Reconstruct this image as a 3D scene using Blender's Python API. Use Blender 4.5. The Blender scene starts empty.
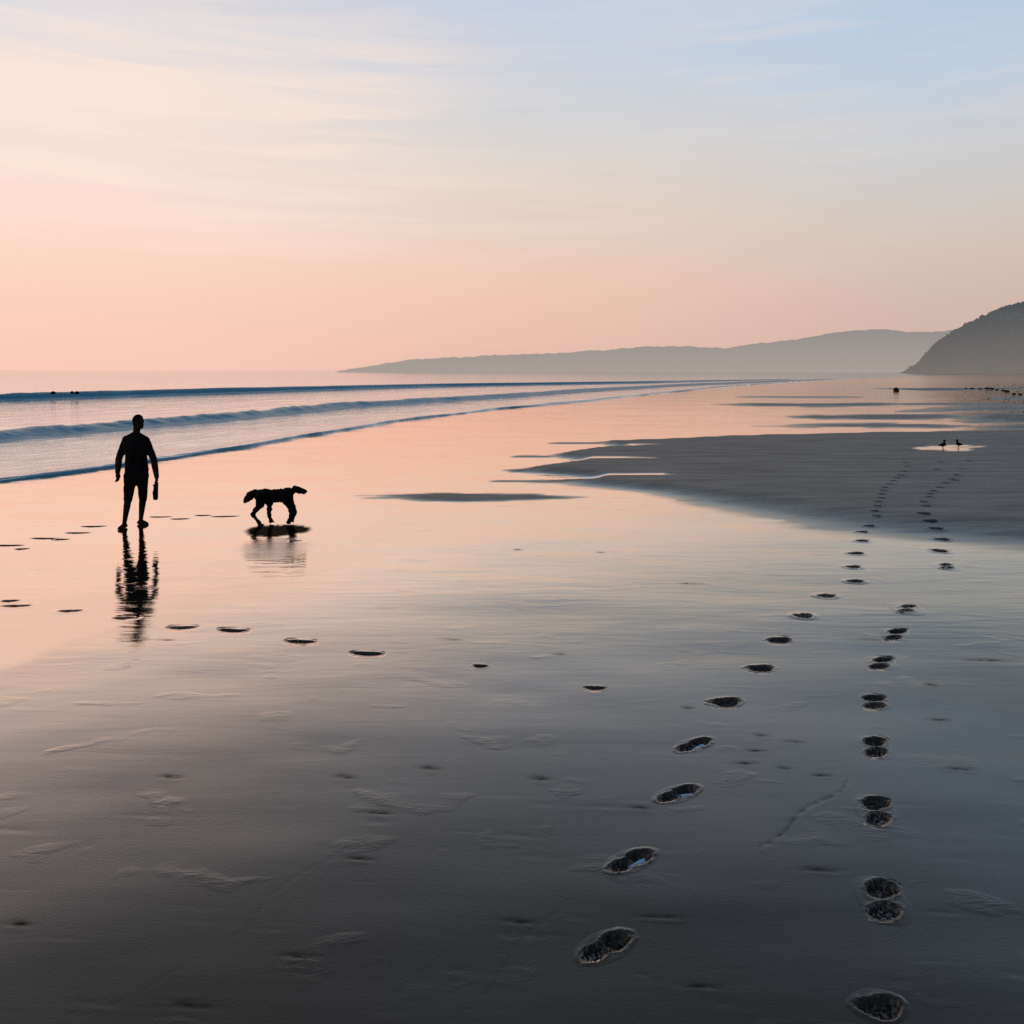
import bpy, math, random
import numpy as np
from mathutils import Vector, Matrix

random.seed(7)
RNG = np.random.default_rng(11)
scene = bpy.context.scene
COL = scene.collection
F = 850.0      # focal length in pixels of a 1024 px wide frame
H = 2.5        # height of the camera above the sand
HY = 370.0     # horizon row

# ------------------------------------------------------------------ helpers
def sstep(a, b, x):
    t = np.clip((np.asarray(x, float) - a) / (b - a), 0, 1)
    return t * t * (3 - 2 * t)

def _hash(ix, iy, seed):
    n = (ix.astype(np.int64) * 374761393 + iy.astype(np.int64) * 668265263 + seed * 1442695041) & 0x7fffffff
    n = ((n ^ (n >> 13)) * 1274126177) & 0x7fffffff
    return ((n ^ (n >> 16)) & 0xffff) / 65535.0

def vnoise(x, y, seed=0):
    x = np.asarray(x, float); y = np.asarray(y, float)
    ix = np.floor(x); iy = np.floor(y)
    fx = x - ix; fy = y - iy
    fx = fx * fx * (3 - 2 * fx); fy = fy * fy * (3 - 2 * fy)
    a = _hash(ix, iy, seed); b = _hash(ix + 1, iy, seed)
    c = _hash(ix, iy + 1, seed); d = _hash(ix + 1, iy + 1, seed)
    return (a * (1 - fx) + b * fx) * (1 - fy) + (c * (1 - fx) + d * fx) * fy

def fbm(x, y, seed=0, octv=4):
    s = 0; a = .5; t = 0
    for k in range(octv):
        s = s + a * vnoise(x * 2 ** k, y * 2 ** k, seed + 17 * k); t += a; a *= .5
    return s / t * 2 - 1

def tag(o, label=None, cat=None, group=None, kind=None):
    if label: o['label'] = label
    if cat: o['category'] = cat
    if group: o['group'] = group
    if kind: o['kind'] = kind
    return o

def mesh_obj(name, verts, faces, mat, parent=None, smooth=True, attrs=None):
    me = bpy.data.meshes.new(name)
    verts = np.asarray(verts, np.float32); faces = np.asarray(faces, np.int32)
    k = faces.shape[1]
    me.vertices.add(len(verts)); me.vertices.foreach_set('co', verts.ravel())
    me.loops.add(faces.size); me.loops.foreach_set('vertex_index', faces.ravel())
    me.polygons.add(len(faces))
    me.polygons.foreach_set('loop_start', np.arange(0, faces.size, k, dtype=np.int32))
    me.polygons.foreach_set('loop_total', np.full(len(faces), k, np.int32))
    me.polygons.foreach_set('use_smooth', np.full(len(faces), smooth, bool))
    me.update(calc_edges=True)
    for an, av in (attrs or {}).items():
        at = me.attributes.new(an, 'FLOAT', 'POINT')
        at.data.foreach_set('value', np.asarray(av, np.float32).ravel())
    me.materials.append(mat)
    o = bpy.data.objects.new(name, me); COL.objects.link(o)
    if parent: o.parent = parent
    return o

def grid_faces(nr, nc):
    i = np.arange(nr * nc).reshape(nr, nc)
    return np.stack([i[:-1, :-1], i[:-1, 1:], i[1:, 1:], i[1:, :-1]], -1).reshape(-1, 4)

def empty(name, loc, rz=0):
    o = bpy.data.objects.new(name, None); COL.objects.link(o)
    o.location = loc; o.rotation_euler.z = rz; o.empty_display_size = .1
    return o

class Blob:
    """collects closed capsules and ellipsoids that a voxel remesh then fuses"""
    def __init__(s): s.v = []; s.f = []
    def _add(s, vs, nr, nc):
        o = len(s.v); s.v += [tuple(p) for p in vs]
        for r in range(nr - 1):
            for c in range(nc):
                a = o + 1 + r * nc + c; b = o + 1 + r * nc + (c + 1) % nc
                s.f.append((a, b, b + nc, a + nc))
        for c in range(nc):
            s.f.append((o, o + 1 + (c + 1) % nc, o + 1 + c))
            e = o + 1 + (nr - 1) * nc
            s.f.append((e + c, e + (c + 1) % nc, e + nc))
    def cap(s, a, b, ra, rb, nc=12):
        a = Vector(a); b = Vector(b); ax = b - a
        L = ax.length
        ax = ax.normalized() if L > 1e-6 else Vector((0, 0, 1))
        t = Vector((0, 1, 0)) if abs(ax.y) < .8 else Vector((1, 0, 0))
        u = ax.cross(t).normalized(); w = ax.cross(u)
        rings = [(a, ra, math.radians(-60)), (a, ra, math.radians(-30)), (a, ra, 0),
                 (b, rb, 0), (b, rb, math.radians(30)), (b, rb, math.radians(60))]
        vs = [a - ax * ra]
        for (p, r, e) in rings:
            for k in range(nc):
                th = 2 * math.pi * k / nc
                vs.append(p + ax * (r * math.sin(e)) + (u * math.cos(th) + w * math.sin(th)) * (r * math.cos(e)))
        vs.append(b + ax * rb)
        s._add(vs, 6, nc); return s
    def chain(s, pts, rad):
        for i in range(len(pts) - 1): s.cap(pts[i], pts[i + 1], rad[i], rad[i + 1])
        return s
    def ell(s, c, r, rot=None, nr=9, nc=16):
        M = rot or Matrix.Identity(3); c = Vector(c)
        vs = [c + M @ Vector((0, 0, -r[2]))]
        for i in range(nr):
            e = -math.pi / 2 + math.pi * (i + 1) / (nr + 1)
            for k in range(nc):
                th = 2 * math.pi * k / nc
                vs.append(c + M @ Vector((r[0] * math.cos(e) * math.cos(th), r[1] * math.cos(e) * math.sin(th), r[2] * math.sin(e))))
        vs.append(c + M @ Vector((0, 0, r[2])))
        s._add(vs, nr, nc); return s
    def build(s, name, mat, parent=None, voxel=.012, smooth_it=3, rough=0, rscale=20):
        me = bpy.data.meshes.new(name + '_raw'); me.from_pydata(s.v, [], s.f); me.update()
        tmp = bpy.data.objects.new('tmp', me); COL.objects.link(tmp)
        m = tmp.modifiers.new('r', 'REMESH'); m.mode = 'VOXEL'; m.voxel_size = voxel
        if smooth_it:
            sm = tmp.modifiers.new('s', 'SMOOTH'); sm.iterations = smooth_it; sm.factor = .5
        dg = bpy.context.evaluated_depsgraph_get(); dg.update()
        out = bpy.data.meshes.new_from_object(tmp.evaluated_get(dg))
        bpy.data.objects.remove(tmp); bpy.data.meshes.remove(me)
        out.name = name
        out.materials.clear(); out.materials.append(mat)
        n = len(out.vertices)
        if rough:
            co = np.empty(n * 3, np.float32); no = np.empty(n * 3, np.float32)
            out.vertices.foreach_get('co', co); out.vertices.foreach_get('normal', no)
            co = co.reshape(-1, 3); no = no.reshape(-1, 3)
            d = fbm(co[:, 0] * rscale + co[:, 1] * 9, co[:, 2] * rscale + co[:, 1] * 13, 5, 3)
            co = co + no * (d * rough)[:, None]
            out.vertices.foreach_set('co', co.astype(np.float32).ravel())
        out.polygons.foreach_set('use_smooth', np.ones(len(out.polygons), bool)); out.update()
        o = bpy.data.objects.new(name, out); COL.objects.link(o)
        if parent: o.parent = parent
        return o

# ------------------------------------------------------------------ materials
class NT:
    def __init__(s, name):
        s.m = bpy.data.materials.new(name); s.m.use_nodes = True
        s.t = s.m.node_tree; s.t.nodes.clear()
        s.out = s.n('ShaderNodeOutputMaterial')
    def n(s, typ, **kw):
        nd = s.t.nodes.new(typ)
        for k, v in kw.items(): setattr(nd, k, v)
        return nd
    def l(s, a, b): s.t.links.new(a, b)
    def put(s, sock, v):
        if hasattr(v, 'is_linked') or isinstance(v, bpy.types.NodeSocket): s.l(v, sock)
        else: sock.default_value = v
    def math(s, op, a, b=0.0, c=None, clamp=False):
        nd = s.n('ShaderNodeMath', operation=op, use_clamp=clamp)
        s.put(nd.inputs[0], a); s.put(nd.inputs[1], b)
        if c is not None: s.put(nd.inputs[2], c)
        return nd.outputs[0]
    def mixf(s, f, a, b):
        nd = s.n('ShaderNodeMix', data_type='FLOAT')
        s.put(nd.inputs[0], f); s.put(nd.inputs[2], a); s.put(nd.inputs[3], b)
        return nd.outputs[0]
    def mixc(s, f, a, b):
        nd = s.n('ShaderNodeMix', data_type='RGBA')
        s.put(nd.inputs[0], f)
        for sk, v in ((nd.inputs[6], a), (nd.inputs[7], b)):
            if isinstance(v, tuple): sk.default_value = (*v[:3], 1)
            else: s.l(v, sk)
        return nd.outputs[2]
    def ramp(s, f, stops, interp='LINEAR'):
        nd = s.n('ShaderNodeValToRGB'); cr = nd.color_ramp; cr.interpolation = interp
        while len(cr.elements) < len(stops): cr.elements.new(.5)
        for e, (p, c) in zip(cr.elements, stops):
            e.position = p; e.color = (c, c, c, 1) if isinstance(c, (int, float)) else (*c, 1)
        s.l(f, nd.inputs[0]); return nd.outputs[0]
    def noise(s, vec, scale, detail=3, rough=.5, dist=0.0):
        nd = s.n('ShaderNodeTexNoise'); s.l(vec, nd.inputs['Vector'])
        nd.inputs['Scale'].default_value = scale; nd.inputs['Detail'].default_value = detail
        nd.inputs['Roughness'].default_value = rough; nd.inputs['Distortion'].default_value = dist
        return nd.outputs[0]
    def mapping(s, vec, scale=(1, 1, 1), rot=(0, 0, 0), loc=(0, 0, 0)):
        nd = s.n('ShaderNodeMapping'); s.l(vec, nd.inputs[0])
        nd.inputs['Scale'].default_value = scale; nd.inputs['Rotation'].default_value = rot; nd.inputs['Location'].default_value = loc
        return nd.outputs[0]
    def attr(s, name):
        return s.n('ShaderNodeAttribute', attribute_name=name).outputs['Fac']

def lin(r, g, b):
    f = lambda c: (c / 255) / 12.92 if c / 255 <= .04045 else ((c / 255 + .055) / 1.055) ** 2.4
    return (f(r), f(g), f(b))

def make_sand():
    k = NT('wet_sand')
    pos = k.n('ShaderNodeNewGeometry').outputs['Position']
    wet, dry, dist, film = k.attr('wet'), k.attr('dry'), k.attr('painted_dark'), k.attr('film')
    # bump: long water ripples lying across, small swash marks, grain
    rip = k.noise(k.mapping(pos, (.35, 3.2, 1), (0, 0, .05)), 1.0, 4, .55, .3)
    fine = k.noise(k.mapping(pos, (1.1, 4.6, 1), (0, 0, -.04)), 1.0, 3, .5, .9)
    grain = k.noise(pos, 160.0, 2, .6)
    patch = k.ramp(k.noise(k.mapping(pos, (.25, .5, 1)), 1.0, 3, .5), [(.35, 0.35), (.7, 1)])
    sep = k.n('ShaderNodeSeparateXYZ'); k.l(pos, sep.inputs[0])
    # the sheet of run-off is livelier lower down the beach than on the firm sand near the viewer
    live = k.ramp(k.math('DIVIDE', sep.outputs[1], 20.0), [(.2, .08), (.3, .22), (.42, .75), (.7, 1), (1, .7)])
    h = k.math('MULTIPLY', k.math('MULTIPLY', rip, live), .0105)
    h = k.math('MULTIPLY_ADD', k.math('MULTIPLY', k.math('MULTIPLY', fine, patch), live), .0150, h)
    dryg = k.math('MAXIMUM', dry, dist)
    firm = k.ramp(k.math('DIVIDE', sep.outputs[1], 20.0), [(.15, 1), (.30, .8), (.45, .25), (.6, 0)])
    h = k.math('MULTIPLY_ADD', grain, k.math('MULTIPLY_ADD', dryg, .0008, k.math('MULTIPLY_ADD', firm, .00030, .00004)), h)
    grain2 = k.noise(k.mapping(pos, (1, 1.5, 1)), 52.0, 3, .65)
    h = k.math('MULTIPLY_ADD', grain2, k.math('MULTIPLY', firm, .0010), h)
    lump = k.noise(k.mapping(pos, (1.2, 3, 1)), 5.0, 4, .6)
    h = k.math('MULTIPLY_ADD', lump, k.math('MULTIPLY', k.math('MAXIMUM', dry, k.attr('lug')), .022), h)
    # scuffed places: sparse patches of short wrinkles
    sm = k.ramp(k.noise(k.mapping(pos, (1.1, 1.7, 1)), 1.6, 2, .5, .4), [(.60, 0), (.70, 1)])
    wr = k.noise(k.mapping(pos, (9, 26, 1), (0, 0, .15)), 1.0, 3, .6, 1.0)
    h = k.math('MULTIPLY_ADD', k.math('MULTIPLY', wr, sm), .0042, h)
    bmp = k.n('ShaderNodeBump'); bmp.inputs['Strength'].default_value = .55
    bmp.inputs['Distance'].default_value = 1.0
    k.l(h, bmp.inputs['Height'])
    nrm = bmp.outputs[0]
    lw = k.n('ShaderNodeLayerWeight'); lw.inputs['Blend'].default_value = .5
    k.l(nrm, lw.inputs['Normal']); f = lw.outputs['Facing']
    rwet = k.ramp(f, [(.38, .035), (.50, .10), (.56, .19), (.62, .35), (.70, .68), (.78, .93), (.86, .97), (1, 1)])
    rdamp = k.ramp(f, [(.36, .024), (.46, .055), (.55, .125), (.64, .175), (.70, .19), (.78, .48), (.86, .84), (.93, .95)])
    R = k.mixf(wet, rdamp, rwet)
    R = k.math('MAXIMUM', R, k.math('MULTIPLY', film, .86))
    # drained sand bank: only a dull sheen
    Rd = k.ramp(f, [(.5, .02), (.8, .06), (.95, .10), (1, .14)])
    R = k.mixf(k.ramp(dry, [(0, 0), (.12, .52), (.45, .82), (.9, 1)]), R, Rd)
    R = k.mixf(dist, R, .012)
    tone = k.ramp(k.noise(k.mapping(pos, (.35, 2.4, 1)), 1.3, 5, .62), [(.3, 0), (.7, 1)])
    grn = k.noise(pos, 420.0, 2, .7)
    c_w = k.mixc(tone, (.026, .0255, .0205), (.056, .0545, .044))
    c_d = k.mixc(tone, (.14, .136, .116), (.33, .322, .275))
    c = k.mixc(dry, c_w, c_d)
    clod = k.ramp(k.noise(k.mapping(pos, (1, .8, 1), (0, 0, .5)), 62.0, 3, .65, .8), [(.47, 0), (.66, 1)])
    c = k.mixc(dist, c, k.mixc(k.math('MULTIPLY', clod, k.attr('lug')), (.004, .0038, .0035), (.42, .41, .40)))  # near-black colour paints shade in hollows and the dog's dark reflection
    sp = k.n('ShaderNodeMix', data_type='RGBA', blend_type='MULTIPLY')
    sp.inputs[0].default_value = .7; k.l(c, sp.inputs[6]); k.l(k.ramp(grn, [(.3, .55), (.7, 1.35)]), sp.inputs[7])
    df = k.n('ShaderNodeBsdfDiffuse'); k.l(sp.outputs[2], df.inputs[0]); k.l(nrm, df.inputs['Normal'])
    gl = k.n('ShaderNodeBsdfGlossy'); k.l(nrm, gl.inputs['Normal'])
    fr = k.ramp(k.math('DIVIDE', sep.outputs[1], 200.0), [(.2, 0), (.6, .07), (1, .09)])
    k.l(k.math('ADD', k.mixf(dry, k.mixf(wet, .10, .035), .42), k.math('MULTIPLY_ADD', k.attr('mirror_blur'), .24, fr)), gl.inputs['Roughness'])
    gc = k.mixc(wet, (.87, .885, .845), (1, .85, .76))
    gc = k.mixc(film, gc, (1, .79, .68))
    k.l(k.mixc(k.ramp(dry, [(.02, 0), (.2, 1), (.7, 1), (1, .3)]), gc, (.80, .93, 1)), gl.inputs[0])  # blue of the higher sky painted into the sheen at drained edges
    mx = k.n('ShaderNodeMixShader'); k.l(R, mx.inputs[0]); k.l(df.outputs[0], mx.inputs[1]); k.l(gl.outputs[0], mx.inputs[2])
    k.l(mx.outputs[0], k.out.inputs[0]); return k.m

def make_sea():
    k = NT('sea_water')
    pos = k.n('ShaderNodeNewGeometry').outputs['Position']
    rp = k.mapping(pos, (1, 1, 1), (0, 0, .3))
    a = k.noise(k.mapping(rp, (2.6, .9, 1)), 1.0, 6, .68, .6)
    b = k.noise(k.mapping(rp, (.22, .07, 1)), 1.0, 4, .6)
    h = k.math('MULTIPLY_ADD', b, .20, k.math('MULTIPLY', a, .058))
    bmp = k.n('ShaderNodeBump'); bmp.inputs['Strength'].default_value = .40; bmp.inputs['Distance'].default_value = 1.0
    k.l(h, bmp.inputs['Height'])
    lw = k.n('ShaderNodeLayerWeight'); lw.inputs['Blend'].default_value = .5
    k.l(bmp.outputs[0], lw.inputs['Normal'])
    R = k.ramp(lw.outputs['Facing'], [(.30, .03), (.55, .07), (.70, .28), (.82, .70), (.92, .91), (1, .93)])
    face = k.attr('face')
    R = k.math('MULTIPLY', R, k.math('MULTIPLY_ADD', face, -.75, 1.0))
    foam = k.math('MULTIPLY', k.ramp(k.noise(k.mapping(rp, (2.2, .5, 2)), 1.2, 5, .65, .5), [(.56, 0), (.66, 1)]), k.attr('foam'))
    c = k.mixc(k.noise(rp, .9, 3), (.02, .22, .33), (.06, .36, .49))
    spk = k.math('MULTIPLY', k.ramp(k.noise(k.mapping(rp, (4, 1.6, 9)), 2.0, 5, .7), [(.44, 0), (.56, 1)]), k.attr('crest'))
    foam = k.math('MAXIMUM', foam, k.math('MULTIPLY', spk, .85))
    c = k.mixc(foam, c, (.62, .58, .56))
    df = k.n('ShaderNodeBsdfDiffuse'); k.l(c, df.inputs[0])
    gl = k.n('ShaderNodeBsdfGlossy'); gl.inputs['Roughness'].default_value = .09; k.l(bmp.outputs[0], gl.inputs['Normal'])
    gl.inputs[0].default_value = (1, 1, 1, 1)
    mx = k.n('ShaderNodeMixShader'); k.l(R, mx.inputs[0]); k.l(df.outputs[0], mx.inputs[1]); k.l(gl.outputs[0], mx.inputs[2])
    k.l(mx.outputs[0], k.out.inputs[0]); return k.m

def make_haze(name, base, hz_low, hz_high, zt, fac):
    """distant land with evening haze painted on as a glow"""
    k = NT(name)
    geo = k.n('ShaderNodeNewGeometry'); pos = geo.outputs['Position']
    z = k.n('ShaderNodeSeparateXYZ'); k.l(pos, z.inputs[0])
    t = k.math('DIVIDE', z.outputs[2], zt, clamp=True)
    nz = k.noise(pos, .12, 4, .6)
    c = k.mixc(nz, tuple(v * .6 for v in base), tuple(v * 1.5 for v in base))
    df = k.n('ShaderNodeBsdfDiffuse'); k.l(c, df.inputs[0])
    em = k.n('ShaderNodeEmission'); k.l(k.mixc(t, hz_low, hz_high), em.inputs[0])  # self-lit haze colour, graded by height
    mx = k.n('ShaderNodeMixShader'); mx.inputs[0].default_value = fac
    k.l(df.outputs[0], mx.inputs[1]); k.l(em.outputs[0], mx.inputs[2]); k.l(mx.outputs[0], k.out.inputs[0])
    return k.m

def make_matte(name, c1, c2, scale=30, rough=.9, spec=.05):
    k = NT(name)
    tc = k.n('ShaderNodeTexCoord').outputs['Object']
    nz = k.noise(tc, scale, 4, .6)
    p = k.n('ShaderNodeBsdfPrincipled')
    k.l(k.mixc(nz, c1, c2), p.inputs['Base Color'])
    p.inputs['Roughness'].default_value = rough; p.inputs['Specular IOR Level'].default_value = spec
    b = k.n('ShaderNodeBump'); b.inputs['Strength'].default_value = .3; b.inputs['Distance'].default_value = .01
    k.l(nz, b.inputs['Height']); k.l(b.outputs[0], p.inputs['Normal'])
    k.l(p.outputs[0], k.out.inputs[0]); return k.m

def make_pool():
    k = NT('puddle_water')
    pos = k.n('ShaderNodeNewGeometry').outputs['Position']
    b = k.n('ShaderNodeBump'); b.inputs['Strength'].default_value = .25; b.inputs['Distance'].default_value = .01
    k.l(k.noise(pos, 30, 2), b.inputs['Height'])
    gl = k.n('ShaderNodeBsdfGlossy'); gl.inputs['Roughness'].default_value = .03; k.l(b.outputs[0], gl.inputs['Normal'])
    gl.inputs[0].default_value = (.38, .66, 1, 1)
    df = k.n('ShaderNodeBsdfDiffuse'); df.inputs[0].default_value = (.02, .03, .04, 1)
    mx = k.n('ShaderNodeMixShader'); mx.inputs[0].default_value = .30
    k.l(df.outputs[0], mx.inputs[1]); k.l(gl.outputs[0], mx.inputs[2]); k.l(mx.outputs[0], k.out.inputs[0]); return k.m

SAND = make_sand(); SEA = make_sea(); POOL = make_pool()
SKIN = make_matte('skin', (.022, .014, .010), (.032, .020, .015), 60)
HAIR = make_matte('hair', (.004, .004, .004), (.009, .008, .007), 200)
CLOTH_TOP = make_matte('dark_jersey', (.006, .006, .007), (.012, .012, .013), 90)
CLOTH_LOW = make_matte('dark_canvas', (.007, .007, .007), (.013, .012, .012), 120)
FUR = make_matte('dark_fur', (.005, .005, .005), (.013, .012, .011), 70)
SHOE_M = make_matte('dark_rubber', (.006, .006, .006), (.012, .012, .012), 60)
ROCK_M = make_matte('dark_rock', (.014, .014, .015), (.035, .034, .033), 6)
FEATHER = make_matte('dark_feathers', (.010, .010, .010), (.022, .021, .020), 80)

# ------------------------------------------------------------------ the lie of the beach
def W(px, py, z=0.0):
    d = F * (H - z) / (py - HY)
    return ((px - 512) / F * d, d)

shore_px = [(0, 483), (100, 469.5), (200, 455), (300, 437), (400, 421), (500, 409), (600, 400.5), (680, 391.5), (740, 386), (830, 380), (900, 376.6)]
sd = np.array([W(*p)[1] for p in shore_px]); sx = np.array([W(*p)[0] for p in shore_px])
sd = np.concatenate([[-20, 10], sd, [600, 900, 9000]])
sx = np.concatenate([[-21, -13.4], sx, [330, 480, 3000]])
def xshore(d): return np.interp(d, sd, sx)

bank_px = [(1500, 428), (1024, 431), (900, 432.5), (830, 434), (740, 436), (660, 439.5), (588, 442.5), (617, 446.5), (590, 449), (546, 456),
           (575, 461), (545, 465), (502, 471), (588, 478), (534, 481.5), (597, 488), (640, 494), (666, 499), (690, 507), (739, 514),
           (770, 522), (802, 529), (830, 533), (900, 540), (1024, 551), (1500, 580)]
def poly_sdf(x, y, P):
    P = np.array(P, float); n = len(P)
    d2 = np.full(x.shape, 1e12); ins = np.zeros(x.shape, bool)
    for i in range(n):
        ax, ay = P[i]; bx, by = P[(i + 1) % n]
        ex, ey = bx - ax, by - ay
        t = np.clip(((x - ax) * ex + (y - ay) * ey) / (ex * ex + ey * ey), 0, 1)
        d2 = np.minimum(d2, (x - ax - t * ex) ** 2 + (y - ay - t * ey) ** 2)
        c = ((ay > y) != (by > y)) & (x < ex * (y - ay) / (ey if abs(ey) > 1e-9 else 1e-9) + ax)
        ins ^= c
    d = np.sqrt(d2); return np.where(ins, d, -d)

# long low lenses of drained sand and of standing water, given by centre and half size on the beach plan
lenses_dry = [(478, 497.5, 112, 4.2, .85), (830, 404.8, 95, 2.0, .75), (880, 416.5, 105, 2.2, .85), (880, 426, 105, 2.2, .8), (960, 389, 110, 1.4, .8),
              (1010, 409, 70, 2.5, .7), (1060, 418, 110, 5, .85), (1080, 428, 120, 4, .85), (1040, 399, 60, 2.2, .6), (800, 397, 60, 1.0, .35),
              (640, 399, 60, .8, .0), (960, 404.5, 70, 1.6, .6), (940, 411, 40, 1.2, .35), (700, 500, 40, 1.2, .4),
              (575, 443.2, 36, .8, .7), (536, 456.6, 32, 1.2, .75), (512, 471, 36, 1.7, .8), (545, 481.5, 44, 1.2, .75)]
lenses_wet = [(943, 453.2, 30, 3.0), (966, 449.6, 24, 1.7), (1010, 423.8, 36, 1.0), (1012, 430, 36, 1.0), (858, 421.6, 95, 1.0), (862, 430.5, 130, 1.6), (640, 509, 40, 1.6), (766, 521, 24, 1.6), (612, 447.4, 50, .9), (600, 461.5, 60, 1.4), (622, 478.3, 60, 1.3)]

def beach_maps(x, y):
    """wetness, drained-ness and film of water over the beach plan"""
    yy = np.maximum(y, 3.0)
    px = 512 + F * x / yy; py = HY + F * H / yy
    n = fbm(x * .35, yy * .9, 3, 4); n2 = fbm(x * 1.3, yy * 2.6, 31, 3)
    nl = fbm(px * .012, py * .35, 91, 3); nl2 = fbm(px * .016, py * .2, 95, 3)
    q = poly_sdf(px * .16, py, [(a * .16, b) for a, b in bank_px])
    wd = np.interp(py, [425, 445, 480, 510, 560], [1.6, 2.2, 4.0, 18, 38])
    q = q + nl * np.interp(py, [430, 480, 540], [.5, .9, 2.5]) + n2 * np.interp(py, [430, 480, 540], [.1, .4, 1.4])
    dry = sstep(-.15, 1.0, q / wd)
    hgt = dry ** 2
    for cx, cy, rx, ry, a in lenses_dry:
        e = np.sqrt(((px - cx + 40 * nl) / rx) ** 2 + ((py - cy + nl2 * ry * .6) / ry) ** 2)
        dry = np.maximum(dry, a * sstep(1.05, .6, e))
    for cx, cy, rx, ry in lenses_wet:
        e = np.sqrt(((px - cx + 16 * nl) / rx) ** 2 + ((py - cy + nl2 * ry * .8) / ry) ** 2)
        dry = dry * (1 - sstep(1.12, .85, e))
    far = sstep(376, 372.5, py)
    dry = dry * (1 - far)
    s = x - xshore(y) - np.maximum(0, y - 9) * .5
    wet = 1 - sstep(10.0, 19.0, s + 1.2 * n)
    film = sstep(-2.9, -4.3, x + .7 * n + .3 * n2 - .35 * (y - 7.2)) * sstep(5.9, 7.2, y + .3 * n)
    film = film * sstep(14, 9, y)
    return wet, dry, film, hgt

# small dents and drag marks worked into the sand itself
dents = []
for px, py, w, hgt in [(757, 751, 14, 2), (794, 742, 12, 2), (745, 763, 16, 2), (785, 768, 10, 2), (822, 776, 12, 2), (931, 685, 8, 2), (640, 807, 12, 2.5),
                       (595, 688, 12, 3), (688, 708, 9, 2), (540, 778, 14, 3), (170, 776, 16, 2.5), (345, 776, 14, 3), (20, 924, 18, 4), (190, 1004, 30, 5),
                       (300, 955, 26, 4), (360, 858, 20, 3), (520, 920, 22, 4), (600, 552, 6, 1), (518, 550, 7, 1), (690, 583, 20, 1.2), (905, 606, 24, 1.4),
                       (760, 735, 10, 2), (660, 916, 30, 3), (820, 870, 24, 3), (700, 985, 26, 4), (940, 720, 14, 2), (165, 640, 14, 1.2), (430, 768, 16, 3), (380, 812, 18, 3),
                       (560, 655, 10, 1.2), (450, 640, 14, 1.2), (960, 770, 20, 2), (985, 660, 30, 1.6), (870, 640, 30, 1.2)]:
    x, y = W(px, py); x2, _ = W(px + w, py); _, y2 = W(px, py + hgt)
    dents.append((x, y, abs(x2 - x), abs(y2 - y), .0021))
for i in range(110):
    py = 560 + 460 * random.random() ** .8; px = random.uniform(-60, 1080)
    x, y = W(px, py)
    dents.append((x, y, random.uniform(.03, .22), random.uniform(.012, .045), random.uniform(.0003, .0010)))
tracks = [((757, 848), (850, 780), .0040), ((455, 1020), (575, 885), .0011), ((70, 1020), (200, 960), .0008), ((200, 960), (330, 850), .0009), ((250, 940), (420, 770), .0006)]
prints = []       # filled below; (x, y, angle, length, width, style, ...)

def print_local(p, x, y):
    dx = x - p['x']; dy = y - p['y']; c, s = math.cos(p['a']), math.sin(p['a'])
    return dx * c + dy * s, -dx * s + dy * c       # along the foot, across it

def sand_height(x, y, marks=True):
    _, dry, _, hgt = beach_maps(x, y)
    z = (.095 * hgt + .02 * dry ** 2) * sstep(9000, 300, y) + .012 * fbm(x * .4, y * .8, 77, 3) * sstep(400, 40, y)
    if marks:
        x = np.asarray(x); y = np.asarray(y)
        for cx, cy, rx, ry, dp in dents:
            m = (np.abs(x - cx) < rx * 1.6) & (np.abs(y - cy) < ry * 2.4)
            if m.any():
                u = (x[m] - cx) / rx; v = (y[m] - cy) / ry + .25 * np.sin(u * 2.1)
                e = u * u + v * v; dp = dp * .6 * (.3 + 1.2 * vnoise(x[m] * 28, y[m] * 60, 6))
                e2 = u * u + (v + 1.2) ** 2
                z[m] += -dp * np.exp(-e * 2) + dp * .6 * np.exp(-e2 * 2)
        for a, b, dp in tracks:
            ax, ay = W(*a); bx, by = W(*b); L = math.hypot(bx - ax, by - ay); ux, uy = (bx - ax) / L, (by - ay) / L
            t = (x - ax) * ux + (y - ay) * uy; w = -(x - ax) * uy + (y - ay) * ux + .02 * np.sin(t * 9)
            on = (t > 0) & (t < L) & (np.abs(w) < .12)
            dp = dp * .3
            if on.any():
                br = .15 + 1.1 * sstep(.35, .7, vnoise(t[on] * 16, t[on] * 0, 4))
                z[on] += dp * br * (-np.exp(-(w[on] / .012) ** 2) + .25 * np.exp(-((w[on] + .025) / .016) ** 2))
    return z

def ground_at(px, py, extra=0):
    z = 0.0
    for _ in range(6):
        x, y = W(px, py, z)
        z = float(sand_height(np.array([x]), np.array([y]), False)[0])
    return x, y, z

# ------------------------------------------------------------------ footprints laid out on the plan
ORD = ['nearest', 'second', 'third', 'fourth', 'fifth', 'sixth', 'seventh', 'eighth', 'ninth', 'tenth', 'eleventh', 'twelfth', 'thirteenth', 'fourteenth',
       'fifteenth', 'sixteenth', 'seventeenth', 'eighteenth', 'nineteenth', 'twentieth']
def seg_print(a, b, width, style, label, group, dirn=1):
    """a, b: the two ends of the mark"""
    ax, ay, _ = ground_at(*a); bx, by, z = ground_at(*b)
    L = math.hypot(bx - ax, by - ay); ang = math.atan2(by - ay, bx - ax)
    prints.append(dict(x=(ax + bx) / 2, y=(ay + by) / 2, a=ang, L=L, w=width, style=style, label=label, group=group))
def spot_print(px, py, L, w, ang, style, label, group):
    x, y, z = ground_at(px, py)
    prints.append(dict(x=x, y=y, a=math.radians(ang), L=L, w=w, style=style, label=label, group=group))

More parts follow.
